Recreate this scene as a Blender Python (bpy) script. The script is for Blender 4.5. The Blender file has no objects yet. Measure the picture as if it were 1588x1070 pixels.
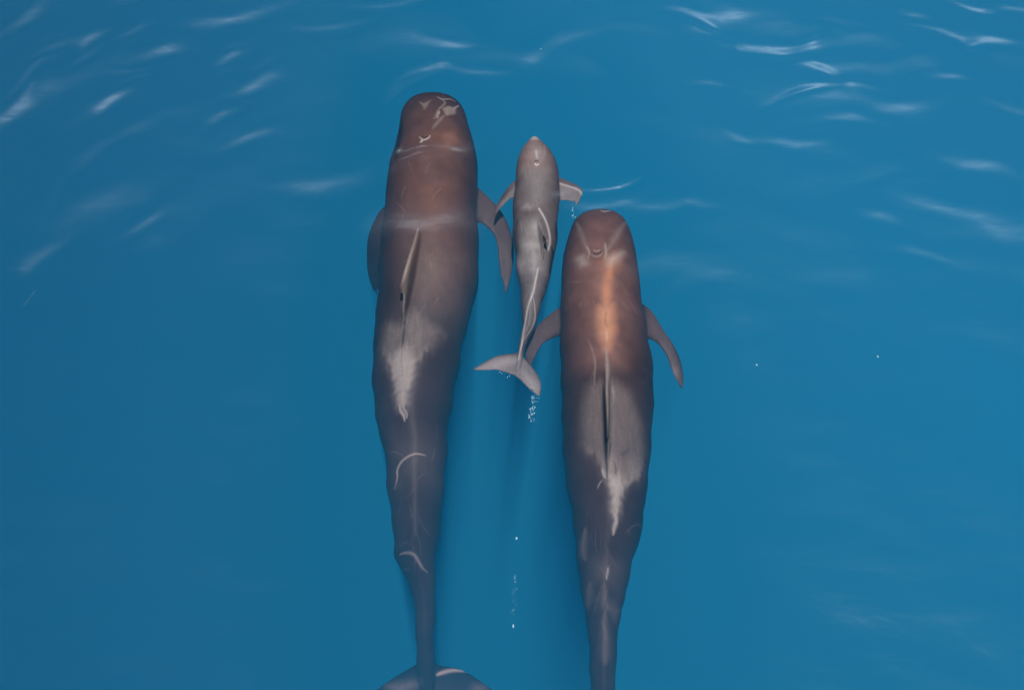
import bpy, bmesh, math, random
import numpy as np
from mathutils import Vector, Matrix

random.seed(7)
rng = np.random.default_rng(11)
sc = bpy.context.scene
col = sc.collection

# ------------------------------------------------------------------ camera
PW, PH = 1588.0, 1070.0
TILT = math.radians(30)                  # off the vertical, looking down from the bow
VF = math.radians(28)
DIST = (PH / 168.0 / 2) / math.tan(VF / 2)
CAM = Vector((0.0, -DIST * math.sin(TILT), DIST * math.cos(TILT)))
cd = bpy.data.cameras.new('camera')
cam = bpy.data.objects.new('camera', cd)
col.objects.link(cam)
cam.location = CAM
cam.rotation_euler = (TILT, 0, 0)
cd.sensor_fit = 'VERTICAL'
cd.angle_y = VF
cd.clip_start = 0.1
cd.clip_end = 2000
sc.camera = cam

# ------------------------------------------------------------------ light
SUN_EL, SUN_AZ = math.radians(82), math.radians(-75)     # azimuth from +x, counter-clockwise
SD = Vector((math.cos(SUN_EL) * math.cos(SUN_AZ), math.cos(SUN_EL) * math.sin(SUN_AZ), math.sin(SUN_EL)))
w = bpy.data.worlds.new("World")
sc.world = w
w.use_nodes = True
nt = w.node_tree
nt.nodes.clear()
sky = nt.nodes.new('ShaderNodeTexSky')
sky.sky_type = 'NISHITA'
sky.sun_disc = False
sky.sun_elevation = SUN_EL
sky.sun_rotation = math.pi / 2 - SUN_AZ
bg = nt.nodes.new('ShaderNodeBackground')
bg.inputs['Strength'].default_value = 0.1
wo = nt.nodes.new('ShaderNodeOutputWorld')
nt.links.new(sky.outputs[0], bg.inputs['Color'])
nt.links.new(bg.outputs[0], wo.inputs['Surface'])
sl = bpy.data.lights.new('sun', 'SUN')
sl.energy = 3.6
sl.angle = math.radians(0.5)
sl.color = (1.0, 0.97, 0.92)
so = bpy.data.objects.new('sun', sl)
so.rotation_euler = SD.to_track_quat('Z', 'Y').to_euler()
so.location = (0, 0, 20)
col.objects.link(so)

sc.view_settings.view_transform = 'Standard'
sc.view_settings.look = 'None'
sc.view_settings.gamma = 1
sc.view_settings.use_curve_mapping = False
sc.view_settings.exposure = 0.38
sc.render.engine = 'CYCLES'
sc.cycles.use_denoising = True
sc.cycles.volume_bounces = 3
sc.cycles.max_bounces = 8
sc.cycles.transparent_max_bounces = 12
sc.cycles.caustics_reflective = False
sc.cycles.caustics_refractive = False


# ------------------------------------------------------------------ helpers
def at(px, py, z):
    """the point at height z that stands where the photograph shows (px, py)"""
    k = 2 * math.tan(VF / 2) / PH
    d = Vector(((px - PW / 2) * k, -(py - PH / 2) * k, -1.0))
    d = cam.rotation_euler.to_matrix() @ d
    t = (z - CAM.z) / d.z
    return CAM + d * t


def tag(o, label=None, cat=None, group=None, kind=None):
    if label: o['label'] = label
    if cat: o['category'] = cat
    if group: o['group'] = group
    if kind: o['kind'] = kind
    return o


def link(name, me, mat, parent=None):
    o = bpy.data.objects.new(name, me)
    col.objects.link(o)
    if mat: me.materials.append(mat)
    if parent: o.parent = parent
    return o


def new_mat(name):
    m = bpy.data.materials.new(name)
    m.use_nodes = True
    m.node_tree.nodes.clear()
    return m, m.node_tree


# ------------------------------------------------------------------ the sea
# the body of the water: one box of scattering and absorbing sea, its top at the water level
SEA = 260.0
m, t = new_mat('sea_water')
out = t.nodes.new('ShaderNodeOutputMaterial')
vs = t.nodes.new('ShaderNodeVolumeScatter')
va = t.nodes.new('ShaderNodeVolumeAbsorption')
ad = t.nodes.new('ShaderNodeAddShader')
vs.inputs['Color'].default_value = (0.03, 0.56, 1.0, 1)
vs.inputs['Density'].default_value = 0.080
vs.inputs['Anisotropy'].default_value = -0.30
va.inputs['Color'].default_value = (0.40, 0.51, 0.66, 1)
va.inputs['Density'].default_value = 0.19
t.links.new(vs.outputs[0], ad.inputs[0])
t.links.new(va.outputs[0], ad.inputs[1])
t.links.new(ad.outputs[0], out.inputs['Volume'])
bm = bmesh.new()
bmesh.ops.create_cube(bm, size=1.0)
for v in bm.verts:
    v.co = Vector((v.co.x * SEA, v.co.y * SEA, (v.co.z - 0.5) * 24.0))
me = bpy.data.meshes.new('sea_water')
bm.to_mesh(me); bm.free()
tag(link('sea_water', me, m), kind='structure')

# added unseen wedge of absorption that darkens the sea towards the lower left
m, t = new_mat('added_dark_wedge')
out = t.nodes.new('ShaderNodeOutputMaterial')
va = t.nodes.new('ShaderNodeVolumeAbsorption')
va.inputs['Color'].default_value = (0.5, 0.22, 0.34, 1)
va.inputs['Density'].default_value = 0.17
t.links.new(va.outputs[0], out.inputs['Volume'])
# its underside is a sloping plane: depth 0 along an upper right line, 3.4 m at the lower left
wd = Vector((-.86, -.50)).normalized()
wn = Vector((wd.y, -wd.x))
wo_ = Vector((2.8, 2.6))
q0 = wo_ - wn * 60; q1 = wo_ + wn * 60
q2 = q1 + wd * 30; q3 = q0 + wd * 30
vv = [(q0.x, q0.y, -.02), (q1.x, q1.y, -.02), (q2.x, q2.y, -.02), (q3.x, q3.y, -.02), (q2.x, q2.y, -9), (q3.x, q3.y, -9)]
me = bpy.data.meshes.new('added_dark_wedge')
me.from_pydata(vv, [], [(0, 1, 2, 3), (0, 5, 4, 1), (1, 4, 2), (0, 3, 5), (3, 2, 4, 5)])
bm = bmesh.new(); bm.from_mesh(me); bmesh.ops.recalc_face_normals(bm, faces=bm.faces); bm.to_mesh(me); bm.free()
tag(link('added_dark_wedge', me, m), kind='structure')

# the dark blue deep below everything
m, t = new_mat('deep_water')
out = t.nodes.new('ShaderNodeOutputMaterial')
df = t.nodes.new('ShaderNodeBsdfDiffuse')
nz = t.nodes.new('ShaderNodeTexNoise')
nz.inputs['Scale'].default_value = 0.08
tc = t.nodes.new('ShaderNodeTexCoord')
cr = t.nodes.new('ShaderNodeValToRGB')
cr.color_ramp.elements[0].color = (0.004, 0.05, 0.12, 1)
cr.color_ramp.elements[1].color = (0.008, 0.09, 0.20, 1)
t.links.new(tc.outputs['Object'], nz.inputs['Vector'])
t.links.new(nz.outputs[0], cr.inputs[0])
t.links.new(cr.outputs[0], df.inputs['Color'])
t.links.new(df.outputs[0], out.inputs['Surface'])
me = bpy.data.meshes.new('deep_water')
s = 900.0
me.from_pydata([(-s, -s, -24.5), (s, -s, -24.5), (s, s, -24.5), (-s, s, -24.5)], [], [(0, 1, 2, 3)])
tag(link('deep_water', me, m), kind='structure')

# the rippled surface
m, t = new_mat('water_surface')
out = t.nodes.new('ShaderNodeOutputMaterial')
gl = t.nodes.new('ShaderNodeBsdfGlossy')
gl.inputs['Color'].default_value = (.70, .84, 1, 1)
gl.inputs['Roughness'].default_value = 0.35
tr = t.nodes.new('ShaderNodeBsdfTransparent')
fr = t.nodes.new('ShaderNodeFresnel')
fr.inputs['IOR'].default_value = 1.33
at_ = t.nodes.new('ShaderNodeAttribute')
at_.attribute_name = 'roughened'
mu = t.nodes.new('ShaderNodeMath'); mu.operation = 'MULTIPLY'
mx = t.nodes.new('ShaderNodeMixShader')
tc = t.nodes.new('ShaderNodeTexCoord')
mp = t.nodes.new('ShaderNodeMapping')
mp.inputs['Rotation'].default_value = (0, 0, math.radians(20))
mp.inputs['Scale'].default_value = (1.0, 2.2, 1.0)
nz = t.nodes.new('ShaderNodeTexNoise')
nz.inputs['Scale'].default_value = 2.6
nz.inputs['Detail'].default_value = 5.5
bp = t.nodes.new('ShaderNodeBump')
bp.inputs['Strength'].default_value = 1.0
bp.inputs['Distance'].default_value = 0.010
t.links.new(tc.outputs['Object'], mp.inputs['Vector'])
t.links.new(mp.outputs[0], nz.inputs['Vector'])
t.links.new(nz.outputs[0], bp.inputs['Height'])
t.links.new(bp.outputs[0], gl.inputs['Normal'])
t.links.new(bp.outputs[0], fr.inputs['Normal'])
ar = t.nodes.new('ShaderNodeAttribute')
ar.attribute_name = 'chop'
t.links.new(ar.outputs['Fac'], gl.inputs['Roughness'])
t.links.new(fr.outputs[0], mu.inputs[0])
t.links.new(at_.outputs['Fac'], mu.inputs[1])
t.links.new(mu.outputs[0], mx.inputs['Fac'])
t.links.new(tr.outputs[0], mx.inputs[1])
t.links.new(gl.outputs[0], mx.inputs[2])
t.links.new(mx.outputs[0], out.inputs['Surface'])
WATER = m

# ripples that turn up to the light: px, py, half-length px, half-width px, angle in the photo (deg, + rises to the right), tilt share
RIP = [
    # upper left, slanting up to the right
    (140, 55, 30, 8, 38, .72), (75, 72, 34, 8, 30, .76), (245, 78, 26, 9, 12, .76), (200, 48, 26, 6, 30, .70),
    (355, 88, 26, 6, 30, .76), (170, 155, 28, 7, 38, .70), (25, 175, 48, 9, 48, .74), (348, 177, 22, 7, 30, .92),
    (395, 135, 46, 8, 38, .66), (65, 390, 34, 9, 42, .74), (225, 345, 26, 6, 40, .66), (395, 212, 32, 6, 14, .60),
    (360, 30, 60, 8, 10, .62), (480, 290, 50, 9, 2, .52), (210, 108, 24, 4, 8, .66), (30, 30, 40, 8, 40, .55),
    # top middle
    (600, 6, 46, 5, 5, .74), (665, 104, 40, 5, 20, .68), (625, 128, 22, 3, 34, .64), (740, 110, 34, 4, -8, .74), (700, 68, 30, 5, -6, .70),
    (520, 40, 46, 6, 6, .62), (900, 55, 60, 8, 20, .5),
    # upper right
    (1085, 22, 36, 5, -24, .88), (1110, 50, 26, 3, -14, .86), (1190, 74, 64, 6.5, -6, 1.0), (1240, 76, 26, 5, 8, .88), (1272, 105, 24, 4, -22, .92),
    (1290, 131, 46, 3, 3, .78), (1512, 14, 32, 4, -14, .98), (1575, 14, 22, 4, -3, .96), (1537, 60, 27, 5, 2, .94), (1450, 45, 44, 4, -12, .74),
    (1420, 25, 22, 5, -8, .70), (1325, 178, 34, 6, -4, .74), (1400, 168, 34, 8, 8, .72), (1230, 218, 40, 7, 0, .70), (1155, 215, 18, 5, -14, .70),
    (1366, 335, 24, 7, -16, .68), (1435, 392, 30, 6, -12, .74), (1100, 125, 24, 5, 0, .66), (1470, 115, 22, 5, 4, .70),
    (1580, 170, 40, 7, -10, .62), (1480, 330, 60, 9, -8, .58), (1100, 322, 30, 6, -2, .56), (1180, 40, 80, 16, -18, .52), (1330, 110, 60, 8, 2, .6),
    (1530, 260, 46, 9, 4, .55), (1300, 60, 60, 12, -10, .5),
    # beside the calf's flipper, and over the backs
    (935, 293, 32, 2.6, 5, .98), (868, 298, 18, 5, 8, 1.0), (930, 318, 42, 5, 3, .72), (1010, 322, 40, 6, -3, .62),
    (668, 229, 26, 2.2, 2, .86), (650, 239, 24, 2.0, 14, .90), (630, 247, 18, 2.2, 30, .95), (613, 262, 10, 2.4, 30, .95), (695, 235, 24, 6, 2, .58), (640, 233, 16, 1.6, 24, .85), (660, 246, 20, 1.6, 8, .82), (618, 236, 13, 2.2, 62, .85),
    (622, 343, 34, 15, -4, .50), (704, 350, 34, 15, 10, .53), (660, 350, 34, 14, 2, .42),
]
# the surface sheet is left open round the animals, its edge faded out: centre px, half axes px
OPENING = [(655, 600, 150, 560), (935, 720, 150, 480), (815, 420, 120, 290), (800, 900, 300, 330)]


rr = random.Random(5)
for _ in range(64):
    qx, qy = rr.uniform(0, 1588), rr.uniform(-60, 430) ** 1.0
    if 560 < qx < 1080 and qy > 130 or (qx < 120 and qy < 230): continue
    if qx < 620 and (qy > 330 or abs(qx - 480) < 150): continue
    RIP.append((qx, qy, rr.uniform(24, 90), rr.uniform(6, 20), (rr.uniform(20, 45) if qx < 450 else rr.uniform(-14, 8)), rr.uniform(.18, .38)))


def half_slope(x, y):
    p = Vector((x, y, 0))
    v = (CAM - p).normalized()
    h = (v + SD).normalized()
    return -h.x / h.z, -h.y / h.z


def surface():
    x0, x1, y0, y1, st = -8.2, 8.2, -5.6, 7.2, 0.016
    xs = np.arange(x0, x1, st); ys = np.arange(y0, y1, st)
    X, Y = np.meshgrid(xs, ys)
    H = np.zeros_like(X)
    for k in range(34):                       # low swell and chop
        lam = math.exp(rng.uniform(math.log(0.35), math.log(3.5)))
        a = rng.normal(math.radians(75), 0.55)
        slope = 0.020 * (lam / 1.0) ** 0.15
        ph = rng.uniform(0, 6.28)
        H += slope * lam / 6.28 * np.sin((X * math.cos(a) + Y * math.sin(a)) * 6.28 / lam + ph)
    H *= 0.55 + 0.35 * np.clip((Y + 0.5) / 3.0, 0, 1)      # the chop dies away towards the boat
    # a slow warp so that ripples wander
    WX = 0.05 * np.sin(Y * 3.1 + 1.3 * np.sin(X * 1.7)) + 0.02 * np.sin(X * 9.0 + Y * 6.0)
    WY = 0.05 * np.sin(X * 2.7 + 1.1 * np.sin(Y * 2.1)) + 0.018 * np.sin(X * 11.0 - Y * 5.0)
    near = np.zeros_like(X)
    chop = 0.26 + 0.13 * np.clip((Y + 1.0) / 3.5, 0, 1)
    for (px, py, hl, hw, ang, kk) in RIP:
        c = at(px, py, 0)
        e = at(px + math.cos(math.radians(ang)), py - math.sin(math.radians(ang)), 0)
        ux, uy = e.x - c.x, e.y - c.y
        sc_ = math.hypot(ux, uy); ux /= sc_; uy /= sc_
        L = hl * sc_; W = max(hw * 1.5, 3.0) * sc_
        gx, gy = half_slope(c.x, c.y)
        kk = min(1.0, max(.05, 1 - (1 - kk) * .42 / math.hypot(gx, gy)))
        dx = X - c.x; dy = Y - c.y
        r = np.hypot(dx, dy) / max(L * 4, .1)
        m_ = r < 1
        ddx = dx[m_] + WX[m_] * min(1, W * 6); ddy = dy[m_] + WY[m_] * min(1, W * 6)
        u = ddx * ux + ddy * uy; v = -ddx * uy + ddy * ux
        v = v + 0.25 * u * u / L * (0.5 if (px + py) % 2 else -0.5)
        g = np.exp(-(np.abs(u / L) ** 2.2) / 2 - (v / W) ** 2 / 2)
        H[m_] += kk * .93 * (gx * dx[m_] + gy * dy[m_]) * g
        chop[m_] = chop[m_] * (1 - np.clip(g * 1.6, 0, 1)) + (0.30 if hw < 3 else 0.40) * np.clip(g * 1.6, 0, 1)
        near[m_] = np.maximum(near[m_], np.clip(g * 1.6, 0, .64))
    open_ = np.zeros_like(X)
    for (px, py, ax, ay) in OPENING:
        c = at(px, py, 0)
        rx = abs(at(px + ax, py, 0).x - c.x)
        ryu = at(px, py - ay, 0).y - c.y; ryd = c.y - at(px, py + ay, 0).y
        dy = Y - c.y
        ry = np.where(dy > 0, ryu, ryd)
        d = np.sqrt(((X - c.x) / rx) ** 2 + (dy / ry) ** 2)
        open_ = np.maximum(open_, np.clip((1.75 - d) / 0.75, 0, 1))
    open_ = open_ * open_ * (3 - 2 * open_)
    Wt = np.maximum((1 - open_) * (0.40 + 0.30 * np.clip(Y / 3, 0, 1)), near)
    Wt[Wt < 0.02] = 0
    # fade the swell to nothing at the grid's border so it meets the flat outer sheet
    b = np.minimum(np.minimum(X - x0, x1 - X), np.minimum(Y - y0, y1 - Y))
    H *= np.clip(b / 0.6, 0, 1)
    ny, nx = X.shape
    idx = np.arange(ny * nx).reshape(ny, nx)
    q = np.stack([idx[:-1, :-1], idx[:-1, 1:], idx[1:, 1:], idx[1:, :-1]], -1).reshape(-1, 4)
    keep = (Wt.ravel()[q] > 0).any(1)
    q = q[keep]
    co = np.stack([X, Y, H], -1).reshape(-1, 3)
    wt = Wt.ravel()
    used = np.unique(q)
    remap = -np.ones(len(co), int); remap[used] = np.arange(len(used))
    co = co[used]; wt = wt[used]; ch = chop.ravel()[used]; q = remap[q]
    # the outer sheet out to the horizon
    xe, ye = xs[-1], ys[-1]
    B = 900.0
    n0 = len(co)
    ext = [(-B, -B, 0), (B, -B, 0), (B, B, 0), (-B, B, 0), (x0, y0, 0), (xe, y0, 0), (xe, ye, 0), (x0, ye, 0)]
    verts = np.vstack([co, np.array(ext)])
    faces = q.tolist() + [[n0 + a for a in f] for f in ((0, 1, 5, 4), (1, 2, 6, 5), (2, 3, 7, 6), (3, 0, 4, 7))]
    me = bpy.data.meshes.new('water')
    me.from_pydata(verts.tolist(), [], faces)
    at2 = me.attributes.new('roughened', 'FLOAT', 'POINT')
    at2.data.foreach_set('value', np.concatenate([wt, np.ones(8)]).astype(np.float32))
    at3 = me.attributes.new('chop', 'FLOAT', 'POINT')
    at3.data.foreach_set('value', np.concatenate([ch, np.full(8, .3)]).astype(np.float32))
    me.polygons.foreach_set('use_smooth', [True] * len(me.polygons))
    tag(link('water', me, WATER), kind='structure')


surface()


# ------------------------------------------------------------------ whales
def interp(tab, x):
    t_ = np.array(tab, float)
    return np.interp(x, t_[:, 0], t_[:, 1])


def smooth_interp(tab, x):
    """Catmull-Rom-like monotone smooth through a table"""
    t_ = np.array(tab, float)
    xs = np.linspace(t_[0, 0], t_[-1, 0], 600)
    ys = np.interp(xs, t_[:, 0], t_[:, 1])
    return np.interp(x, xs, ys)


class Shell:
    def __init__(self):
        self.v = []; self.f = []

    def loft(self, rings, closed_start=None, closed_end=None):
        n = len(rings[0]); b = len(self.v)
        for r in rings: self.v += [tuple(p) for p in r]
        for i in range(len(rings) - 1):
            for j in range(n):
                a = b + i * n + j; c = b + i * n + (j + 1) % n
                self.f.append((a, c, c + n, a + n))
        for ring, off, flip in ((rings[0], 0, True), (rings[-1], (len(rings) - 1) * n, False)):
            cpt = np.mean(np.array(ring), 0)
            k = len(self.v); self.v.append(tuple(cpt))
            for j in range(n):
                a = b + off + j; c = b + off + (j + 1) % n
                self.f.append((c, a, k) if flip else (a, c, k))

    def fin(self, stations, sub=6, nsec=14, thmin=.013):
        """stations: (lead xyz, trail xyz, thickness, normal) -> lens-shaped lofted fin"""
        L = np.array([s[0] for s in stations], float); T = np.array([s[1] for s in stations], float)
        th = np.array([s[2] for s in stations], float); N = np.array([s[3] for s in stations], float)
        m_ = len(stations)
        tt = np.linspace(0, m_ - 1, (m_ - 1) * sub + 1)

        def cr(A, x):
            i = int(min(max(math.floor(x), 0), m_ - 2)); f = x - i
            p0 = A[max(i - 1, 0)]; p1 = A[i]; p2 = A[i + 1]; p3 = A[min(i + 2, m_ - 1)]
            return 0.5 * (2 * p1 + (p2 - p0) * f + (2 * p0 - 5 * p1 + 4 * p2 - p3) * f * f + (3 * p1 - p0 - 3 * p2 + p3) * f ** 3)
        rings = []
        for x in tt:
            l, r, h, n = cr(L, x), cr(T, x), max(cr(th, x), thmin), cr(N, x)
            n = n / np.linalg.norm(n)
            ring = []
            for k in range(nsec):
                a = 2 * math.pi * k / nsec
                c = (1 - math.cos(a)) / 2
                prof = math.copysign(abs(math.sin(a)) ** .7, math.sin(a)) * (1.2 - 0.6 * c)
                ring.append(l + (r - l) * c + n * prof * h)
            rings.append(ring)
        self.loft(rings)


def body_rings(edges, ztab, htab, keel, dy=2.5, nseg=80, wob=.9):
    """edges: (py, left px, right px); z of the spine, height/width ratio along py, pinch of the upper back"""
    E = np.array(edges, float)
    pys = []
    y = E[0, 0]
    while y < E[-1, 0]:
        pys.append(y)
        y += 0.8 if y - E[0, 0] < 22 else dy
    pys.append(E[-1, 0])
    pys = np.array(pys)
    Lx = np.interp(pys, E[:, 0], E[:, 1]); Rx = np.interp(pys, E[:, 0], E[:, 2])

    def sm(a, k):
        b = a.copy()
        for _ in range(k):
            b[14:-1] = .25 * b[13:-2] + .5 * b[14:-1] + .25 * b[15:]
        return b
    Lx = sm(Lx, 3); Rx = sm(Rx, 3)
    hw0 = sm((Rx - Lx) / 2, 40)
    ww = np.clip((pys - E[0, 0] - 60) / 120, 0, 1) * wob
    Lx = Lx + ww * (np.sin(pys * .113 + 1) + .35 * np.sin(pys * .19 + 2 * np.sin(pys * .05)) + 0)
    Rx = Rx + ww * (np.sin(pys * .097 + 3) + .35 * np.sin(pys * .17 + 2 * np.sin(pys * .04) + 1) + 0)
    rings = []; info = []
    for y, l, r, w0 in zip(pys, Lx, Rx, hw0):
        z = float(np.interp(y, *zip(*ztab))); q = float(np.interp(y, *zip(*htab))); kf = float(np.interp(y, *zip(*keel)))
        A = at(l, y, z); B = at(r, y, z)
        c = (A + B) / 2; hw = (B - A).length / 2; hh = hw * q * (w0 / max((r - l) / 2, .1) if w0 > 0 and y > E[0, 0] + 60 else 1.0)
        ring = []
        for k in range(nseg):
            a = 2 * math.pi * k / nseg
            ca, sa = math.cos(a), math.sin(a)
            e = 0.92
            x = hw * math.copysign(abs(ca) ** e, ca)
            zz = hh * math.copysign(abs(sa) ** e, sa)
            if sa > 0: zz += kf * hh * math.exp(-(x / (hw * .36)) ** 2)
            ring.append((c.x + x, c.y, z + zz))
        rings.append(ring)
        info.append((c.y, c.x, z, hw, hh))
    return rings, np.array(info)


def finish(name, sh, voxel, info):
    me = bpy.data.meshes.new(name + '_raw')
    me.from_pydata(sh.v, [], sh.f)
    o = bpy.data.objects.new(name + '_raw', me)
    col.objects.link(o)
    bm = bmesh.new(); bm.from_mesh(me)
    bmesh.ops.recalc_face_normals(bm, faces=bm.faces)
    bm.to_mesh(me); bm.free()
    md = o.modifiers.new('r', 'REMESH')
    md.mode = 'VOXEL'; md.voxel_size = voxel; md.adaptivity = 0
    dg = bpy.context.evaluated_depsgraph_get()
    m2 = bpy.data.meshes.new_from_object(o.evaluated_get(dg))
    bpy.data.objects.remove(o); bpy.data.meshes.remove(me)
    n = len(m2.vertices)
    co = np.empty(n * 3); m2.vertices.foreach_get('co', co); co = co.reshape(-1, 3)
    ed = np.empty(len(m2.edges) * 2, int); m2.edges.foreach_get('vertices', ed); ed = ed.reshape(-1, 2)
    deg = np.bincount(ed.ravel(), minlength=n).astype(float)
    deg[deg == 0] = 1
    for it in range(8):
        f = 0.55 if it % 2 == 0 else -0.50
        acc = np.stack([np.bincount(ed[:, 0], co[ed[:, 1], i], n) + np.bincount(ed[:, 1], co[ed[:, 0], i], n) for i in range(3)], 1)
        co = co + f * (acc / deg[:, None] - co)
    m2.vertices.foreach_set('co', co.ravel())
    m2.name = name
    m2.polygons.foreach_set('use_smooth', [True] * len(m2.polygons))
    m2.update()
    return m2, co


class Marks:
    """skin markings and painted light and shade laid out in plan on the back (seen from straight above) in metres"""
    def __init__(self, info, co):
        self.info = info
        self.P = co[:, :2]
        i = np.argsort(info[:, 0])
        self.Y = info[i, 0]; self.cx = info[i, 1]; self.z = info[i, 2]; self.hw = info[i, 3]; self.hh = info[i, 4]
        zc = np.interp(co[:, 1], self.Y, self.z)
        self.up = np.clip((co[:, 2] - zc) / np.maximum(np.interp(co[:, 1], self.Y, self.hh), .02) * 3 + .3, 0, 1)
        self.vals = {}

    def plan(self, px, py, fz=None):
        if fz is not None:
            p = at(px, py, fz)
            return np.array((p.x, p.y))
        z = -0.3
        for _ in range(4):
            p = at(px, py, z)
            cx = np.interp(p.y, self.Y, self.cx); hw = np.interp(p.y, self.Y, self.hw); hh = np.interp(p.y, self.Y, self.hh)
            u = min(abs(p.x - cx) / max(hw, .01), .98)
            z = float(np.interp(p.y, self.Y, self.z) + hh * math.sqrt(1 - u * u))
        return np.array((p.x, p.y))

    def get(self, ch):
        return self.vals.setdefault(ch, np.zeros(len(self.P)))

    def wline(self, ch, W, wpx, amp):
        keep = self.plan
        self.plan = lambda a, b, z=None: np.array((a, b))
        self.line(ch, [tuple(p) for p in W], wpx, amp)
        self.plan = keep

    def line(self, ch, pts, wpx, amp=1.0, taper=True, anyside=False, z=None):
        W = [self.plan(p[0], p[1], z) for p in pts]
        # smooth polyline
        Q = []
        for i in range(len(W) - 1):
            p0 = W[max(i - 1, 0)]; p1 = W[i]; p2 = W[i + 1]; p3 = W[min(i + 2, len(W) - 1)]
            for f in np.linspace(0, 1, 7)[:-1]:
                Q.append(.5 * (2 * p1 + (p2 - p0) * f + (2 * p0 - 5 * p1 + 4 * p2 - p3) * f * f + (3 * p1 - p0 - 3 * p2 + p3) * f ** 3))
        Q.append(W[-1]); Q = np.array(Q)
        wd = wpx / 168.0
        lo = Q.min(0) - wd * 4; hi = Q.max(0) + wd * 4
        sel = np.nonzero(((self.P > lo) & (self.P < hi)).all(1))[0]
        P = self.P[sel]
        best = np.full(len(P), 9.0)
        n = len(Q) - 1
        for i in range(n):
            a, b = Q[i], Q[i + 1]
            ab = b - a; L2 = max(ab @ ab, 1e-9)
            u = np.clip(((P - a) @ ab) / L2, 0, 1)
            d = np.linalg.norm(P - a - u[:, None] * ab, axis=1)
            s = (i + u) / n
            k = np.where(taper, np.sin(np.pi * np.clip(s, .04, .96)) ** .6, 1.0)
            best = np.minimum(best, d / (wd * np.maximum(k, .12)))
        v = self.get(ch)
        g = amp * np.exp(-best ** 2 * .9)
        if not anyside: g = g * self.up[sel]
        v[sel] = np.maximum(v[sel], g) if amp > 0 else np.minimum(v[sel], g)

    def poly(self, ch, pts, soft, amp=1.0, rag=0.0, anyside=False, z=None, fade=None):
        W = np.array([self.plan(p[0], p[1], z) for p in pts])
        P = self.P + rag / 168.0 * np.stack([np.sin(self.P[:, 1] * 61 + 2 * np.sin(self.P[:, 0] * 37)) * np.sin(self.P[:, 1] * 23),
                                            np.sin(self.P[:, 0] * 83 + 1.7 * np.sin(self.P[:, 0] * 31)) * 1.8], 1)
        ins = np.zeros(len(P), bool); best = np.full(len(P), 9.0)
        n = len(W)
        for i in range(n):
            a, b = W[i], W[(i + 1) % n]
            c = ((a[1] > P[:, 1]) != (b[1] > P[:, 1]))
            with np.errstate(divide='ignore', invalid='ignore'):
                xi = (b[0] - a[0]) * (P[:, 1] - a[1]) / (b[1] - a[1] + 1e-12) + a[0]
            ins ^= c & (P[:, 0] < xi)
            ab = b - a; u = np.clip(((P - a) @ ab) / max(ab @ ab, 1e-9), 0, 1)
            best = np.minimum(best, np.linalg.norm(P - a - u[:, None] * ab, axis=1))
        sd = np.where(ins, best, -best) / (soft / 168.0)
        g = np.clip(.5 + sd / 2, 0, 1); g = g * g * (3 - 2 * g) * amp
        if fade:
            ya = self.plan(fade[2], fade[0])[1]; yb = self.plan(fade[2], fade[1])[1]
            k = np.clip((ya - self.P[:, 1] + .05 * np.sin(self.P[:, 0] * 29)) / (ya - yb), 0, 1)
            g = g * k * k * (3 - 2 * k)
        if not anyside: g = g * self.up
        v = self.get(ch)
        v[:] = np.maximum(v, g) if amp > 0 else np.minimum(v, g)
        return g

    def write(self, me):
        for ch in ('saddle', 'pale', 'dark', 'warm', 'copper'):
            a = me.attributes.new(ch, 'FLOAT', 'POINT')
            a.data.foreach_set('value', self.get(ch).astype(np.float32))


def scratches(M, info, n, y0, y1, seed):
    q = random.Random(seed)
    i = np.argsort(info[:, 0])
    for _ in range(n):
        y = q.uniform(y0, y1)
        p = at(794, y, -.5)
        cx = np.interp(p.y, M.Y, M.cx); hw = np.interp(p.y, M.Y, M.hw)
        x = cx + hw * q.uniform(-.75, .75)
        a = q.gauss(math.pi / 2, .6); L = q.uniform(.05, .25); b = q.uniform(-.015, .015)
        A = np.array((x, p.y)); B = A + L * np.array((math.cos(a), math.sin(a))); Cc = (A + B) / 2 + b * L * np.array((math.sin(a), -math.cos(a))) * 6
        M.wline('pale', [A, Cc, B], q.uniform(.5, .8), q.uniform(.04, .17))


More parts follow.
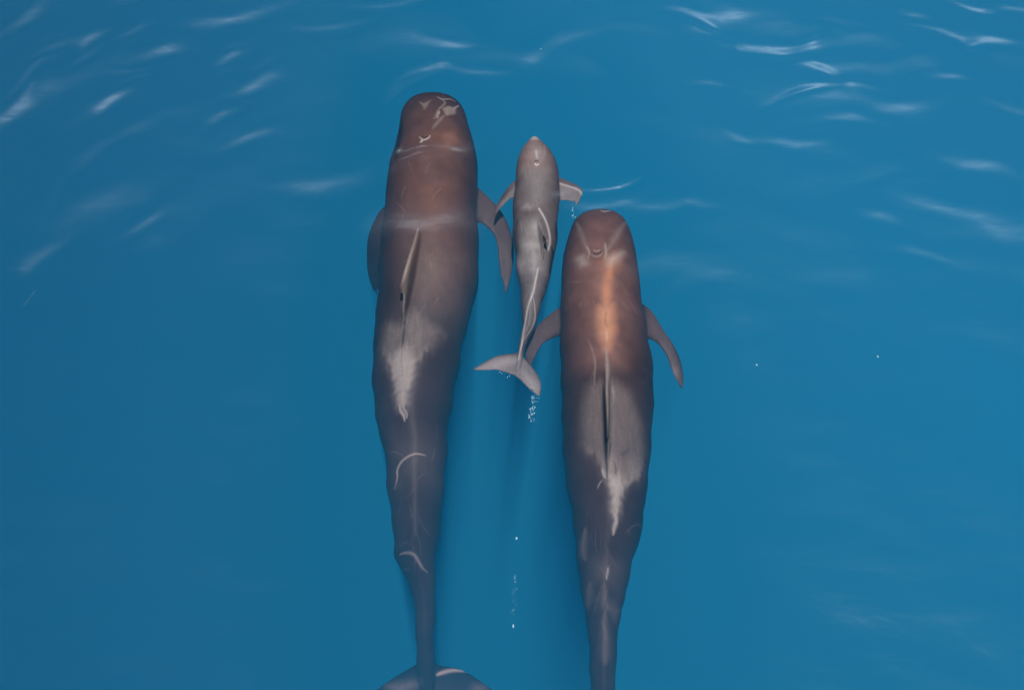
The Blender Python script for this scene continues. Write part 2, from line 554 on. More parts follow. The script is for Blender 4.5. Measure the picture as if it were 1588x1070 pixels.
def skin(name, base, saddle, pale, dark, warm, scale=1.0, rough=.5):
    m, t = new_mat(name)
    N = t.nodes; K = t.links
    out = N.new('ShaderNodeOutputMaterial'); p = N.new('ShaderNodeBsdfPrincipled')
    p.inputs['Roughness'].default_value = rough
    p.inputs['Specular IOR Level'].default_value = .10
    tc = N.new('ShaderNodeTexCoord')

    def noise(sc_, det, stretch=None):
        n = N.new('ShaderNodeTexNoise'); n.inputs['Scale'].default_value = sc_ * scale; n.inputs['Detail'].default_value = det
        if stretch:
            mp = N.new('ShaderNodeMapping'); mp.inputs['Scale'].default_value = stretch
            K.new(tc.outputs['Object'], mp.inputs[0]); K.new(mp.outputs[0], n.inputs['Vector'])
        else:
            K.new(tc.outputs['Object'], n.inputs['Vector'])
        return n.outputs[0]

    def rng_(src, a, b, lo, hi):
        r = N.new('ShaderNodeMapRange'); r.inputs[1].default_value = a; r.inputs[2].default_value = b
        r.inputs[3].default_value = lo; r.inputs[4].default_value = hi
        K.new(src, r.inputs[0]); return r.outputs[0]

    def mul(a, b):
        x = N.new('ShaderNodeMath'); x.operation = 'MULTIPLY'; x.use_clamp = True
        K.new(a, x.inputs[0])
        if isinstance(b, float): x.inputs[1].default_value = b
        else: K.new(b, x.inputs[1])
        return x.outputs[0]

    def mixc(fac, a, b):
        x = N.new('ShaderNodeMix'); x.data_type = 'RGBA'
        K.new(fac, x.inputs['Factor'])
        if isinstance(a, tuple): x.inputs[6].default_value = a + (1,)
        else: K.new(a, x.inputs[6])
        if isinstance(b, tuple): x.inputs[7].default_value = b + (1,)
        else: K.new(b, x.inputs[7])
        return x.outputs[2]

    def attr(n_):
        a = N.new('ShaderNodeAttribute'); a.attribute_name = n_; return a.outputs['Fac']
    big = rng_(noise(2.2, 4), .35, .65, 0, 1)
    fine = rng_(noise(34, 4), .3, .7, .78, 1.0)
    streak = rng_(noise(9, 4, (3.5, .7, 1)), .3, .7, .7, 1.0)
    c = mixc(big, tuple(x * .72 for x in base), tuple(x * 1.30 for x in base))
    c = mixc(mul(attr('warm'), rng_(noise(6, 4), .3, .7, .6, 1.0)), c, warm)
    c = mixc(mul(attr('copper'), rng_(noise(8, 4), .3, .7, .6, 1.0)), c, (.52, .21, .085))  # orange light on the back, painted into the skin colour
    c = mixc(mul(attr('saddle'), mul(streak, fine)), c, saddle)
    c = mixc(mul(attr('pale'), fine), c, pale)
    c = mixc(attr('dark'), c, dark)
    # fine scuffs and scratches
    sc1 = rng_(noise(26, 6, (6, .5, 1)), .66, .76, 0, .22)
    c = mixc(sc1, c, tuple(min(1, x * 2.2) for x in base))
    K.new(c, p.inputs['Base Color'])
    bp = N.new('ShaderNodeBump'); bp.inputs['Strength'].default_value = .5; bp.inputs['Distance'].default_value = .004
    K.new(noise(14, 5, (1, .5, 1)), bp.inputs['Height']); K.new(bp.outputs[0], p.inputs['Normal'])
    K.new(p.outputs[0], out.inputs['Surface'])
    return m


ADULT = skin('adult_whale_skin', (.018, .012, .014), (.225, .182, .152), (.42, .37, .32), (.010, .008, .010), (.235, .115, .090))
CALFM = skin('calf_whale_skin', (.066, .050, .050), (.21, .188, .172), (.42, .38, .35), (.014, .014, .018), (.23, .15, .125), scale=1.8)


def P3(px, py, z): return np.array(at(px, py, z))


UP = (0, 0, 1)


# ---- the big whale on the left
E = [(160, 660, 684), (161, 647, 698), (163, 637, 707), (167, 630, 713), (172, 626, 718), (180, 622, 722), (190, 620, 725), (200, 619, 727), (212, 617, 731), (230, 613, 736),
     (245, 609, 739), (260, 604, 741), (290, 599, 741), (320, 598, 740), (350, 594, 741), (380, 591, 742), (400, 589, 743), (440, 588, 741), (470, 586, 734),
     (500, 581, 725), (530, 580, 718), (560, 578, 713), (600, 577, 705), (630, 581, 701), (650, 583, 696), (675, 587, 694), (700, 597, 693), (760, 600, 688),
     (800, 607, 685), (830, 610, 681), (862, 611, 676), (885, 623, 674), (910, 635, 675), (930, 641, 675), (960, 644, 674), (1000, 645, 673), (1030, 646, 674), (1058, 648, 674), (1090, 656, 668)]
Z = [(150, -.48), (250, -.56), (400, -.70), (550, -.82), (700, -1.0), (850, -1.22), (1000, -1.6), (1090, -1.85)]
Hh = [(150, .86), (200, .95), (300, 1.05), (450, 1.05), (600, 1.0), (750, 1.05), (900, 1.25), (980, 1.2), (1030, .8), (1060, .5), (1090, .3)]
Kf = [(150, 0), (480, 0), (560, .06), (750, .12), (900, .2), (1000, .1), (1040, 0), (1090, 0)]
sh = Shell()
rings, info = body_rings(E, Z, Hh, Kf)
sh.loft(rings)
# flippers
z0 = -.60
sh.fin([(P3(700, 272, z0), P3(700, 345, z0), .07, UP), (P3(738, 290, z0), P3(738, 345, z0), .06, UP), (P3(757, 306, z0 - .03), P3(752, 350, z0 - .03), .05, UP), (P3(776, 326, z0 - .07), P3(766, 366, z0 - .07), .042, UP),
        (P3(790, 352, z0 - .12), P3(771, 384, z0 - .12), .034, UP), (P3(797, 382, z0 - .17), P3(773, 408, z0 - .17), .026, UP), (P3(796, 412, z0 - .22), P3(776, 428, z0 - .22), .018, UP),
        (P3(790, 440, z0 - .27), P3(781, 444, z0 - .27), .012, UP), (P3(785, 454, z0 - .3), P3(782, 454, z0 - .3), .006, UP)])
sh.fin([(P3(640, 310, z0), P3(640, 400, z0), .07, UP), (P3(600, 318, z0), P3(610, 402, z0), .06, UP), (P3(583, 336, z0 - .05), P3(598, 418, z0 - .05), .05, UP), (P3(571, 365, z0 - .12), P3(592, 436, z0 - .12), .04, UP),
        (P3(568, 395, z0 - .2), P3(589, 450, z0 - .2), .03, UP), (P3(570, 425, z0 - .28), P3(586, 458, z0 - .28), .02, UP), (P3(577, 449, z0 - .34), P3(583, 463, z0 - .34), .01, UP), (P3(584, 466, z0 - .36), P3(586, 468, z0 - .36), .006, UP)])
# flukes
zf = -1.85
sh.fin([(P3(660, 1018, zf), P3(662, 1100, zf), .07, UP), (P3(640, 1033, zf), P3(630, 1104, zf), .05, UP), (P3(614, 1048, zf + .01), P3(606, 1110, zf), .035, UP), (P3(585, 1068, zf + .02), P3(580, 1118, zf), .024, UP),
        (P3(555, 1094, zf + .03), P3(552, 1127, zf), .015, UP), (P3(532, 1130, zf + .03), P3(531, 1138, zf), .006, UP)])
sh.fin([(P3(658, 1018, zf), P3(662, 1100, zf), .07, UP), (P3(682, 1031, zf), P3(690, 1104, zf), .05, UP), (P3(712, 1037, zf), P3(716, 1110, zf), .035, UP), (P3(742, 1053, zf - .02), P3(744, 1118, zf), .024, UP),
        (P3(772, 1078, zf - .05), P3(774, 1124, zf - .05), .015, UP), (P3(800, 1122, zf - .08), P3(800, 1130, zf - .08), .006, UP)])


def back(info, px, py):
    """point on the mid-line of the back that the photo shows at (px, py)"""
    i = np.argsort(info[:, 0]); Y = info[i, 0]
    z = -.3
    for _ in range(6):
        p = at(px, py, z)
        z = float(np.interp(p.y, Y, info[i, 2] + info[i, 4]))
    return np.array(at(px, py, z))


def dorsal(sh, info, front, rear, tip_h, sweep, lean=0.0, th=.035, bend=0.0):
    """low hooked fin standing on the back; front/rear px of its base"""
    a = back(info, *front); b = back(info, *rear)
    L = np.linalg.norm(b - a); d = (b - a) / L
    side = np.cross(d, (0, 0, 1)); side /= np.linalg.norm(side)
    st = []
    for i, s in enumerate((-.25, 0, .2, .4, .6, .8, .93, 1.0)):
        s2 = max(s, 0)
        h = tip_h * s
        lead = a + d * L * (s2 ** 1.35) * sweep + np.array((0, 0, h)) + side * lean * s2 ** 1.5
        trail_f = 1.0 - .33 * math.sin(math.pi * min(s2, 1) * .62) + (sweep + .10 - .68) * s2 ** 3
        tr_ = a + d * L * trail_f + np.array((0, 0, h * (1.0 if s < 1 else .97))) + side * lean * s2 ** 1.5
        if s >= 1: tr_ = lead + d * .02
        elif s > .9: tr_ = lead + (tr_ - lead) * .55
        st.append((lead, tr_, th * (1 - .75 * s2), side))
    sh.fin(st, sub=8, nsec=16)


dorsal(sh, info, (650, 356), (623, 515), .24, .72, lean=.06, th=.042)
# eyes, a low bump at each side of the head
def eye(sh, info, py, side, r=.022, drop=.25):
    i = np.argsort(info[:, 0]); Y = info[i, 0]
    y = at(670, py, -.5).y
    cx, z, hw, hh = (np.interp(y, Y, info[i, k]) for k in (1, 2, 3, 4))
    c = np.array((cx + side * hw * .975, y, z - drop * hh))
    rings = []
    for a in np.linspace(.15, math.pi - .15, 8):
        rings.append([c + r * np.array((math.cos(a) * .7, math.sin(a) * math.cos(b), math.sin(a) * math.sin(b) * .8)) for b in np.linspace(0, 2 * math.pi, 13)[:-1]])
    sh.loft(rings)
    return c


e1 = eye(sh, info, 232, 1); e2 = eye(sh, info, 232, -1)
me, co = finish('pilot_whale', sh, .0125, info)
M = Marks(info, co)
for e in (e1, e2):
    M.get('dark')[:] = np.maximum(M.get('dark'), np.exp(-(np.linalg.norm(co - e, axis=1) / .026) ** 4))
# grey saddle behind the fin
M.poly('saddle', [(600, 505), (592, 540), (599, 562), (608, 578), (613, 600), (616, 622), (621, 634), (629, 633), (632, 612), (641, 590), (646, 568), (652, 562), (657, 548), (670, 540), (690, 518), (672, 500), (640, 478), (622, 500)], 16, .5, rag=1.5)
M.poly('saddle', [(594, 500), (592, 545), (599, 562), (608, 580), (613, 602), (616, 624), (621, 634), (629, 633), (632, 612), (640, 590), (647, 566), (662, 546), (684, 528), (690, 500), (640, 480)], 5, .88, rag=1.6, fade=(488, 585, 640))
M.poly('saddle', [(630, 380), (680, 380), (725, 400), (720, 470), (700, 510), (660, 520), (635, 500)], 40, .22)
M.line('dark', [(623, 190), (620, 212), (616, 235), (614, 248)], 5.5, 1.0, anyside=True)
M.poly('pale', [(607, 562), (615, 590), (619, 620), (623, 636), (628, 632), (630, 612), (636, 590), (640, 566), (630, 540), (614, 545)], 14, .42, rag=2)
M.line('pale', [(620, 628), (621, 638), (626, 646), (628, 656)], 2.2, .7); M.line('pale', [(624, 632), (630, 642), (631, 650)], 1.6, .6)
M.line('dark', [(628, 500), (626, 520), (623, 540)], 2.0, .8)
M.line('dark', [(624, 520), (623, 560), (625, 590)], 1.0, .35)
# curved pale lines on the tail stock
M.line('pale', [(660, 708), (647, 706), (633, 710), (622, 718), (616, 730), (616, 742), (612, 758)], 1.6, .6)
M.line('pale', [(620, 864), (630, 860), (642, 864), (650, 875), (656, 884), (663, 890)], 2.0, .45)
M.line('pale', [(677, 1049), (684, 1045), (702, 1040), (726, 1041)], 3.2, 1.0, anyside=True, z=-1.83)
M.poly('pale', [(600, 1064), (640, 1058), (650, 1063), (620, 1078)], 12, .3, anyside=True, z=-1.83); M.poly('pale', [(735, 1062), (755, 1060), (752, 1075), (730, 1078)], 12, .25, anyside=True, z=-1.83)
M.poly('saddle', [(612, 690), (670, 690), (672, 745), (620, 745)], 40, .2)
# scuffed forehead
M.poly('saddle', [(686, 168), (696, 165), (707, 170), (706, 178), (692, 180)], 3, .8); M.poly('saddle', [(655, 162), (668, 155), (662, 164), (658, 170)], 3, .6)
M.line('saddle', [(672, 185), (680, 170), (690, 160), (682, 152)], 1.6, .7); M.line('pale', [(675, 183), (681, 173), (678, 184)], 1.2, .5)
M.line('saddle', [(690, 178), (678, 190), (670, 200)], 3, .5); M.line('saddle', [(650, 158), (662, 167)], 1.5, .6); M.line('pale', [(703, 170), (712, 165)], 1.2, .5)
M.line('pale', [(678, 150), (686, 154), (700, 155), (708, 160)], 1.2, .45)
M.line('dark', [(676, 176), (673, 184)], 1.0, .5)
M.poly('dark', [(646, 185), (672, 190), (670, 205), (650, 206)], 14, .18)
# blowhole
M.line('pale', [(650, 212), (656, 217), (664, 214), (667, 209)], 1.4, .75); M.line('dark', [(652, 211), (658, 213), (664, 211)], 1.4, .8); M.line('pale', [(652, 221), (655, 218)], 1.8, .8)
# warm brown tones of the back
M.poly('warm', [(674, 208), (705, 200), (716, 225), (690, 240)], 14, .45)
M.poly('warm', [(640, 280), (700, 280), (705, 320), (690, 360), (655, 345), (640, 330)], 40, .35)
M.poly('warm', [(655, 370), (690, 370), (690, 420), (660, 430)], 40, .3)
M.poly('warm', [(632, 175), (712, 175), (728, 260), (728, 420), (700, 470), (650, 470), (610, 330), (615, 250)], 60, .34)
M.poly('warm', [(600, 480), (715, 480), (690, 700), (672, 900), (672, 1000), (648, 1000), (620, 860), (604, 700), (590, 560)], 50, .07)
M.poly('warm', [(740, 290), (775, 320), (800, 380), (792, 445), (778, 450), (768, 370), (740, 345)], 8, .16, anyside=True, z=-.7)
M.poly('saddle', [(740, 290), (775, 320), (800, 380), (792, 445), (778, 450), (768, 370), (740, 345)], 8, .18, rag=2, anyside=True, z=-.7)
M.poly('saddle', [(776, 385), (795, 390), (792, 440), (780, 446)], 8, .3, rag=3, anyside=True, z=-.8)
M.poly('copper', [(672, 205), (705, 200), (718, 228), (690, 236)], 26, .10)
M.poly('copper', [(650, 290), (690, 290), (690, 340), (655, 340)], 40, .07)
M.line('warm', [(650, 350), (640, 390), (632, 440), (626, 480)], 4.5, .35)
M.line('saddle', [(648, 355), (638, 400), (631, 440), (625, 490)], 5, 1.0)  # lit ridge of the fin, painted paler
scratches(M, info, 40, 170, 900, 3)
M.write(me)
tag(link('pilot_whale', me, ADULT), 'large dark brown pilot whale with a scuffed forehead, longest of the three, on the left', 'whale', 'pilot whales swimming together')

# ---- the adult on the right
E = [(333, 925, 936), (334, 913, 948), (337, 903, 957), (341, 896, 964), (348, 889, 971), (360, 884, 977), (380, 878, 983), (400, 873, 987), (430, 871, 991), (460, 870, 994), (490, 869, 998),
     (520, 869, 1003), (550, 869, 1009), (580, 870, 1013), (620, 871, 1014), (660, 872, 1012), (700, 873, 1009), (730, 876, 1007), (760, 880, 1003), (790, 886, 1000), (820, 890, 996),
     (850, 893, 989), (870, 895, 981), (900, 898, 975), (930, 904, 970), (950, 907, 963), (980, 912, 959), (1010, 914, 957), (1040, 915, 955), (1070, 915, 955), (1110, 918, 953), (1150, 922, 952), (1185, 926, 948)]
Z = [(330, -.50), (450, -.56), (600, -.66), (750, -.85), (900, -1.08), (1050, -1.35), (1185, -1.6)]
Hh = [(330, .84), (400, .95), (480, 1.02), (600, 1.02), (750, 1.0), (900, 1.1), (1040, 1.3), (1130, 1.1), (1185, .6)]
Kf = [(330, 0), (520, 0.02), (600, .05), (800, .1), (950, .2), (1100, .15), (1185, 0)]
sh = Shell()
rings, info = body_rings(E, Z, Hh, Kf)
sh.loft(rings)
z0 = -.60
sh.fin([(P3(960, 450, z0), P3(960, 525, z0), .07, UP), (P3(998, 473, z0), P3(1002, 526, z0), .06, UP), (P3(1013, 486, z0 - .03), P3(1014, 529, z0 - .03), .05, UP), (P3(1028, 511, z0 - .07), P3(1024, 537, z0 - .07), .042, UP),
        (P3(1044, 534, z0 - .11), P3(1035, 555, z0 - .11), .034, UP), (P3(1055, 557, z0 - .15), P3(1042, 575, z0 - .15), .026, UP), (P3(1060, 580, z0 - .19), P3(1049, 590, z0 - .19), .016, UP),
        (P3(1060, 595, z0 - .22), P3(1053, 598, z0 - .22), .01, UP), (P3(1058, 603, z0 - .23), P3(1056, 603, z0 - .23), .005, UP)])
sh.fin([(P3(905, 455, z0), P3(905, 520, z0), .07, UP), (P3(870, 476, z0), P3(870, 521, z0), .06, UP), (P3(850, 490, z0 - .04), P3(855, 526, z0 - .04), .05, UP), (P3(833, 506, z0 - .08), P3(843, 533, z0 - .08), .042, UP),
        (P3(821, 523, z0 - .12), P3(835, 544, z0 - .12), .034, UP), (P3(814, 541, z0 - .16), P3(829, 557, z0 - .16), .024, UP), (P3(815, 557, z0 - .19), P3(826, 564, z0 - .19), .014, UP), (P3(822, 569, z0 - .21), P3(824, 569, z0 - .21), .006, UP)])
zf = -1.6
for sgn in (-1, 1):
    sh.fin([(P3(937 - sgn * 3, 1125, zf), P3(937, 1205, zf), .07, UP), (P3(937 + sgn * 25, 1150, zf), P3(937 + sgn * 25, 1212, zf), .05, UP), (P3(937 + sgn * 65, 1170, zf), P3(937 + sgn * 65, 1220, zf), .03, UP),
            (P3(937 + sgn * 105, 1200, zf), P3(937 + sgn * 105, 1232, zf), .017, UP), (P3(937 + sgn * 132, 1240, zf), P3(937 + sgn * 132, 1246, zf), .006, UP)])
dorsal(sh, info, (940, 566), (944, 742), .22, .74, lean=.02, th=.030)
e1 = eye(sh, info, 405, 1); e2 = eye(sh, info, 405, -1)
me, co = finish('pilot_whale', sh, .0125, info)
M = Marks(info, co)
for e in (e1, e2):
    M.get('dark')[:] = np.maximum(M.get('dark'), np.exp(-(np.linalg.norm(co - e, axis=1) / .026) ** 4))
M.poly('saddle', [(912, 600), (902, 640), (903, 690), (911, 703), (922, 709), (930, 722), (935, 738), (943, 750), (949, 770), (951, 800), (957, 805), (964, 768), (970, 758), (988, 747), (997, 733), (1000, 700), (995, 660), (975, 610), (945, 590)], 14, .42, rag=1)
M.poly('saddle', [(905, 640), (903, 690), (912, 704), (924, 710), (936, 740), (943, 750), (949, 770), (951, 800), (957, 805), (964, 768), (970, 758), (988, 747), (996, 734), (999, 716), (1000, 660), (960, 640)], 4.5, .95, rag=1.2, fade=(640, 765, 960))
M.poly('pale', [(944, 742), (949, 765), (951, 800), (957, 804), (963, 768), (968, 752), (960, 738)], 10, .55, rag=2)
M.line('pale', [(950, 795), (955, 808), (952, 822), (951, 832)], 3.0, .65)
M.line('pale', [(956, 800), (957, 812), (953, 826)], 1.4, .6)
M.line('pale', [(943, 882), (942, 890), (940, 902)], 1.6, .55); M.poly('saddle', [(925, 875), (958, 880), (950, 905), (925, 900)], 22, .3)
M.poly('saddle', [(925, 930), (958, 945), (955, 960), (935, 945)], 14, .35); M.line('saddle', [(937, 905), (936, 930), (934, 945)], 5, .35); M.line('saddle', [(938, 950), (939, 1000), (939, 1030)], 8, .35)
M.line('saddle', [(908, 820), (904, 850), (908, 870)], 5, .4); M.line('saddle', [(915, 905), (912, 930), (910, 945)], 7, .3)
M.line('dark', [(935, 600), (937, 650), (939, 700), (942, 742)], 3.4, .95)  # shaded left face of the fin, painted as a dark line
M.line('dark', [(930, 600), (934, 640), (936, 660)], 1.2, .4)
M.line('dark', [(948, 688), (945, 702), (944, 714)], 1.6, .6); M.line('dark', [(952, 718), (955, 730), (954, 737)], 1.5, .6)
M.line('dark', [(958, 700), (966, 706), (976, 698)], 2.0, .3); M.line('dark', [(950, 610), (953, 635)], 1.3, .4)
M.line('pale', [(933, 725), (936, 738), (940, 745)], 1.4, .6); M.line('pale', [(934, 745), (928, 755), (927, 760)], .9, .5)
M.line('saddle', [(940, 540), (942, 580), (941, 620), (943, 680), (944, 715)], 3.6, .9)
M.line('saddle', [(912, 528), (919, 545), (923, 565), (922, 590), (924, 605)], 1.4, .55)
M.line('pale', [(950, 600), (952, 630)], 1.2, .3)
M.poly('warm', [(885, 560), (1000, 560), (1000, 700), (975, 900), (948, 1060), (922, 1060), (905, 900), (885, 700)], 50, .10)
# warm streak of light painted along the spine, forehead lines, blowhole
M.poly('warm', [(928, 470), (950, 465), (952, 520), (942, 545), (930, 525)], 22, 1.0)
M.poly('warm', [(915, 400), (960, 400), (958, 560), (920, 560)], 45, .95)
M.poly('warm', [(1000, 474), (1030, 500), (1062, 580), (1056, 602), (1020, 535), (1003, 528)], 8, .18, anyside=True, z=-.7)
M.poly('warm', [(868, 476), (830, 505), (812, 545), (824, 570), (850, 530), (868, 522)], 8, .18, anyside=True, z=-.7)
M.poly('saddle', [(1000, 474), (1030, 500), (1062, 580), (1056, 602), (1020, 535), (1003, 528)], 8, .2, anyside=True, z=-.7)
M.poly('saddle', [(868, 476), (830, 505), (812, 545), (824, 570), (850, 530), (868, 522)], 8, .2, anyside=True, z=-.7)
M.poly('saddle', [(932, 480), (946, 475), (948, 520), (941, 538), (934, 520)], 16, .35)
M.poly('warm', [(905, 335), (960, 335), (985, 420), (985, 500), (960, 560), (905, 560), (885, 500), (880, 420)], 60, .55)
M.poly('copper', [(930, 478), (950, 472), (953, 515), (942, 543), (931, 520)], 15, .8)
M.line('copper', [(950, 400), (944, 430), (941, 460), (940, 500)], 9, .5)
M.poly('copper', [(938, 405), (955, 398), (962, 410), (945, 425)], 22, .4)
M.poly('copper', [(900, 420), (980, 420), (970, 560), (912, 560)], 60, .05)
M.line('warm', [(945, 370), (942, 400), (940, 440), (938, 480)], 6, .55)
M.line('dark', [(941, 480), (939, 500), (944, 510)], 1.4, .35); M.line('pale', [(941, 515), (941, 530)], 1.4, .3)
M.line('saddle', [(893, 345), (904, 370), (913, 392)], 4, .35); M.line('saddle', [(973, 345), (955, 368), (943, 388)], 5, .4)
M.line('pale', [(909, 382), (914, 392), (912, 402)], 1.4, .35); M.line('pale', [(938, 375), (940, 392), (938, 402)], 2.2, .35)
M.line('pale', [(916, 393), (922, 398), (930, 397), (935, 391)], 1.3, .3); M.line('dark', [(916, 390), (922, 394), (930, 393), (934, 389)], 1.3, .75); M.line('pale', [(919, 388), (926, 390), (931, 387)], 1.1, .4)
M.poly('pale', [(895, 402), (904, 398), (909, 410), (902, 413)], 12, .45); M.poly('pale', [(942, 402), (952, 396), (967, 392), (958, 404), (945, 412)], 12, .5)
M.line('pale', [(931, 326), (938, 328), (948, 327)], 1.6, .6); M.line('dark', [(955, 331), (962, 338)], 1.0, .5)
M.poly('pale', [(1040, 560), (1052, 558), (1050, 575), (1042, 578)], 10, .3, anyside=True)
scratches(M, info, 36, 350, 980, 4)
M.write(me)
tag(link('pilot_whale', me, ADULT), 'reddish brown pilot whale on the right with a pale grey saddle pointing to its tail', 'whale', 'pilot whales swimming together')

# ---- the calf between them
E = [(212, 827, 831), (214, 824, 834), (217, 821, 837), (223, 816.5, 842.5), (230, 811.5, 849), (238, 807, 855), (250, 802.5, 861.5), (265, 800, 866), (280, 799.5, 867.6), (295, 798.5, 868), (310, 796, 868), (330, 795, 866),
     (350, 795.5, 865), (370, 796, 864), (385, 798, 862), (400, 799, 860), (420, 802, 855), (440, 805, 849), (460, 807.5, 844), (480, 810, 838), (500, 810, 831), (520, 808, 823.5), (540, 805, 815), (555, 802, 810), (568, 799, 806), (576, 798, 803)]
Z = [(211, -.27), (300, -.32), (400, -.38), (500, -.46), (580, -.52)]
Hh = [(211, .8), (240, .9), (300, 1.0), (420, 1.05), (500, 1.2), (540, 1.1), (576, .7)]
Kf = [(211, 0), (390, 0.02), (440, .14), (500, .25), (550, .2), (576, 0)]
sh = Shell()
rings, info = body_rings(E, Z, Hh, Kf, dy=1.5, wob=1.1)
sh.loft(rings)
z0 = -.38
sh.fin([(P3(815, 275, z0), P3(815, 312, z0), .03, UP), (P3(800, 279, z0), P3(796, 307, z0), .025, UP), (P3(789, 289, z0), P3(786, 313, z0), .021, UP), (P3(778, 304, z0 - .02), P3(777, 322, z0 - .02), .017, UP),
        (P3(769, 321, z0 - .03), P3(772, 329, z0 - .03), .012, UP), (P3(766, 334, z0 - .04), P3(768, 335, z0 - .04), .006, UP)])
sh.fin([(P3(855, 268, z0), P3(855, 312, z0), .03, UP), (P3(868, 275, z0), P3(868, 311, z0), .025, UP), (P3(883, 281, z0), P3(878, 311, z0), .021, UP), (P3(893, 286, z0 + .02), P3(888, 313, z0), .017, UP),
        (P3(901, 291, z0 + .03), P3(889, 311, z0), .013, UP), (P3(904, 298, z0 + .03), P3(891, 313, z0), .011, UP), (P3(900, 309, z0 + .01), P3(892, 316, z0), .008, UP), (P3(894, 318, z0), P3(892, 318, z0), .004, UP)], thmin=.008)
zf = -.53
sh.fin([(P3(806, 545, zf), P3(806, 584, zf), .028, UP), (P3(796, 548, zf), P3(795, 582, zf), .022, UP), (P3(786, 549, zf), P3(784, 578, zf), .017, UP), (P3(770, 552, zf), P3(770, 574, zf), .013, UP),
        (P3(754, 560, zf), P3(756, 574.5, zf), .01, UP), (P3(741, 568, zf), P3(743, 574.5, zf), .007, UP), (P3(734, 572, zf), P3(735, 574, zf), .004, UP)])
sh.fin([(P3(806, 545, zf), P3(792, 580, zf), .028, UP), (P3(812, 553, zf), P3(798, 583, zf), .022, UP), (P3(822, 565, zf - .01), P3(806, 589, zf - .01), .017, UP), (P3(832, 578, zf - .02), P3(814, 597, zf - .02), .013, UP),
        (P3(838, 590, zf - .03), P3(822, 605, zf - .03), .01, UP), (P3(839, 603, zf - .03), P3(830, 611, zf - .03), .008, UP), (P3(837, 613, zf - .03), P3(835, 615, zf - .03), .004, UP)])
dorsal(sh, info, (835, 340), (842, 402), .14, .78, lean=-.055, th=.022)
e1 = eye(sh, info, 252, 1, r=.014); e2 = eye(sh, info, 252, -1, r=.014)
me, co = finish('pilot_whale_calf', sh, .006, info)
M = Marks(info, co)
for e in (e1, e2):
    M.get('dark')[:] = np.maximum(M.get('dark'), np.exp(-(np.linalg.norm(co - e, axis=1) / .017) ** 4))
M.poly('warm', [(820, 212), (838, 212), (848, 235), (845, 262), (812, 262), (810, 235)], 22, .8)
M.poly('saddle', [(826, 228), (838, 228), (842, 240), (836, 252), (828, 250)], 9, .6); M.poly('pale', [(822, 210), (836, 210), (834, 218), (824, 218)], 5, .5, anyside=True); M.line('pale', [(831, 232), (832, 238), (833, 246)], 2, .5)
M.line('saddle', [(845, 225), (844, 240), (838, 252)], 2, .5)
M.line('dark', [(828, 251), (832, 249), (836, 251)], 1.5, .8); M.line('pale', [(829, 253), (832, 256), (836, 254)], 1.6, .9)
M.poly('saddle', [(812, 265), (850, 265), (848, 300), (838, 325), (820, 320)], 22, .65)
M.poly('saddle', [(808, 350), (838, 335), (846, 385), (846, 420), (830, 445), (812, 430), (802, 400)], 22, .8)
M.poly('pale', [(810, 380), (826, 374), (836, 382), (820, 388)], 9, .35)
M.poly('saddle', [(815, 440), (840, 440), (828, 510), (814, 512)], 10, .6)
M.line('pale', [(836, 324), (845, 340), (851, 358), (853, 375), (850, 388)], 1.6, .75, taper=False)
M.line('dark', [(842, 375), (844, 381), (846, 387)], 2.2, .95)
M.line('dark', [(855, 384), (858, 395), (856, 412), (852, 424)], 4.0, .95)  # shadow to the right of the fin, painted on
M.line('dark', [(864, 345), (863, 362), (865, 378)], 3.0, .8)  # shading of the right flank, painted into the skin
M.line('dark', [(803, 340), (800, 365), (803, 395)], 4.0, .45)
M.poly('dark', [(838, 335), (846, 350), (850, 378), (846, 384), (840, 365)], 6, .3)
M.line('pale', [(834, 418), (831, 435), (827, 455), (820, 473), (816, 492), (812, 515), (809, 535), (804, 558)], 1.5, .8, taper=False)
M.line('pale', [(826, 458), (829, 475), (830, 492), (826, 508), (814, 526)], 1.1, .6)
M.line('dark', [(838, 480), (832, 500), (822, 518), (810, 540), (805, 560)], 1.2, .5)
for k in range(30):
    f = random.random(); yy = 300 + 230 * f; xx = np.interp(yy, [300, 450, 530], [832, 824, 812]) + random.uniform(-1, 1) * np.interp(yy, [300, 400, 530], [30, 24, 8])
    a = random.uniform(3, 10); b = a * random.uniform(.4, 1.6)
    M.poly(random.choice(('saddle', 'saddle', 'pale')), [(xx - a, yy), (xx - a * .3, yy - b), (xx + a, yy - b * .4), (xx + a * .5, yy + b), (xx - a * .6, yy + b * .7)], 7, random.uniform(.10, .32), rag=.8)
M.poly('pale', [(740, 572), (760, 560), (790, 552), (800, 560), (775, 570)], 9, .32, anyside=True); M.poly('pale', [(810, 575), (826, 585), (836, 600), (832, 610), (818, 595)], 9, .32, anyside=True)
M.poly('saddle', [(734, 573), (770, 552), (806, 548), (825, 568), (840, 592), (836, 615), (810, 592), (795, 580), (770, 575)], 4, .6, anyside=True)
M.poly('saddle', [(766, 338), (778, 303), (800, 279), (797, 308), (775, 328)], 4, .6, anyside=True); M.poly('saddle', [(868, 276), (884, 281), (904, 294), (893, 313), (870, 311)], 4, .6, anyside=True)
M.line('pale', [(868, 276), (884, 281), (898, 288), (904, 295)], 2.0, .6, taper=False, anyside=True)
M.line('warm', [(826, 606), (828, 612)], 1.0, .3)
scratches(M, info, 10, 230, 460, 5)
M.write(me)
tag(link('pilot_whale_calf', me, CALFM), 'small pale grey whale calf swimming between the two adults, nearest to the surface', 'whale calf', 'pilot whales swimming together')

# ------------------------------------------------------------------ bubbles
m, t = new_mat('bubble_white')
out = t.nodes.new('ShaderNodeOutputMaterial'); p = t.nodes.new('ShaderNodeBsdfPrincipled')
p.inputs['Base Color'].default_value = (.25, .42, .50, 1); p.inputs['Roughness'].default_value = .15
t.links.new(p.outputs[0], out.inputs['Surface'])
BUB = m


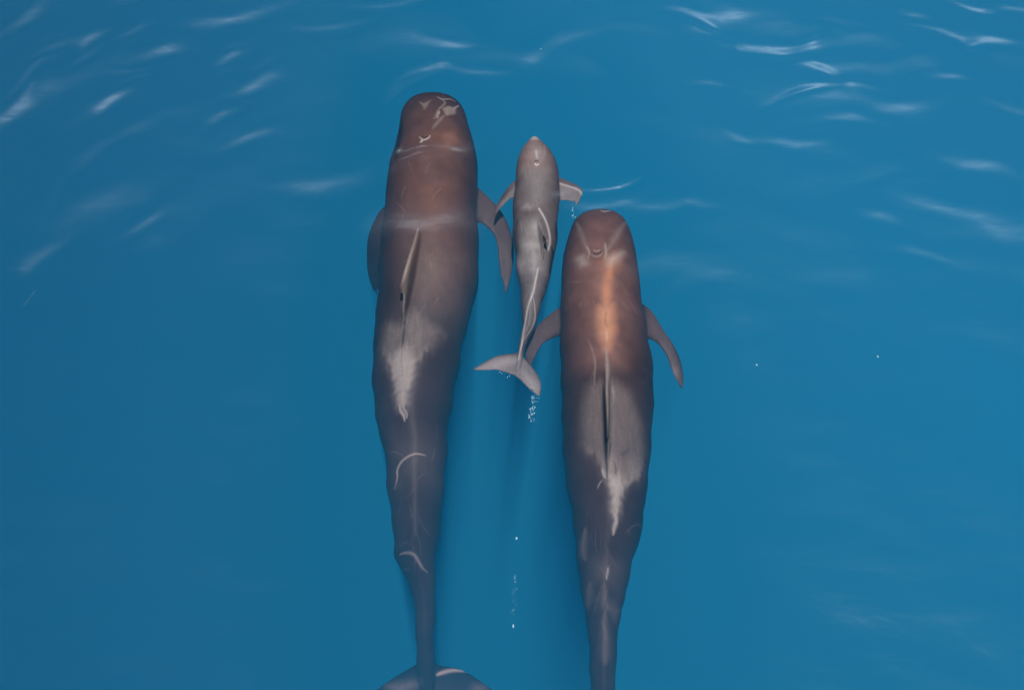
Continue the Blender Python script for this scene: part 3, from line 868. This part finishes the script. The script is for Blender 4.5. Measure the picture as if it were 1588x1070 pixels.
def blob(bm, c, r, st=1.0, rot=0.0):
    mt = Matrix.Translation(c) @ Matrix.Rotation(rot, 4, 'Z') @ Matrix.Diagonal((r, r * st, r * .8, 1))
    bmesh.ops.create_icosphere(bm, subdivisions=2, radius=1.0, matrix=mt)


def bubbles(name, pts, label):
    bm = bmesh.new()
    for (c, r, s, a) in pts: blob(bm, c, r, s, a)
    me = bpy.data.meshes.new(name); bm.to_mesh(me); bm.free()
    me.polygons.foreach_set('use_smooth', [True] * len(me.polygons))
    return tag(link(name, me, BUB), label, 'bubbles', kind='stuff')


pts = []
for k in range(46):
    f = random.random()
    py = 614 + 40 * f
    px = 826 + 2.5 * math.sin(f * 5) + random.gauss(0, 3.2)
    pts.append((at(px, py, -.50 - .1 * random.random()), random.choice((.003, .004, .005, .007)), random.uniform(1, 2.2), random.uniform(-.6, .6)))
for px, py in ((827, 602), (825, 600), (790, 583), (778, 579), (787, 585), (775, 577)):
    pts.append((at(px, py, -.49), .005, 1.3, .3))
bubbles('bubbles', pts, 'burst of tiny white bubbles trailing from the calf tail fluke')
pts = []
for k in range(34):
    f = random.random()
    pts.append((at(799 - 5 * f + random.gauss(0, 2.4), 892 + 74 * f, -.55 - .3 * random.random()), random.choice((.0015, .002, .003)), random.uniform(1, 2.5), random.uniform(-.5, .5)))
bubbles('bubbles', pts, 'faint thin trail of bubbles sinking between the two tail stocks')
pts = [(at(888 + random.gauss(0, 2), 322 + 16 * random.random(), -.15), random.choice((.002, .003, .005)), 1.5, random.random()) for _ in range(12)]
bubbles('bubbles', pts, 'few small bubbles between the calf flipper and the right whale head')
pts = [(at(38 + 14 * k / 7 + random.gauss(0, .8), 472 - 20 * k / 7 + random.gauss(0, .8), -.2), random.choice((.002, .003)), 1.3, .4) for k in range(8)]
bubbles('bubbles', pts, 'faint dotted line of bubbles in open water at the far left')

for (px, py, r, st, lab) in (
        (801, 835, .009, 1.6, 'white bubble between the tail stocks, upper one of two in that gap'),
        (796, 971, .008, 2.2, 'white elongated bubble between the tail stocks at the end of the faint trail'),
        (1174, 566, .009, 1.2, 'tiny white bubble in open water right of the right whale flipper tip'),
        (1362, 553, .008, 1.6, 'tiny white bubble in open water, farthest to the right of all'),
        (839, 76, .008, .8, 'tiny white bubble in open water above the calf, near the top edge')):
    c = at(px, py, -.12)
    bm = bmesh.new(); blob(bm, (0, 0, 0), r, st)
    me = bpy.data.meshes.new('bubble'); bm.to_mesh(me); bm.free()
    me.polygons.foreach_set('use_smooth', [True] * len(me.polygons))
    o = link('bubble', me, BUB); o.location = c
    tag(o, lab, 'bubble', 'single bubbles drifting in the water')
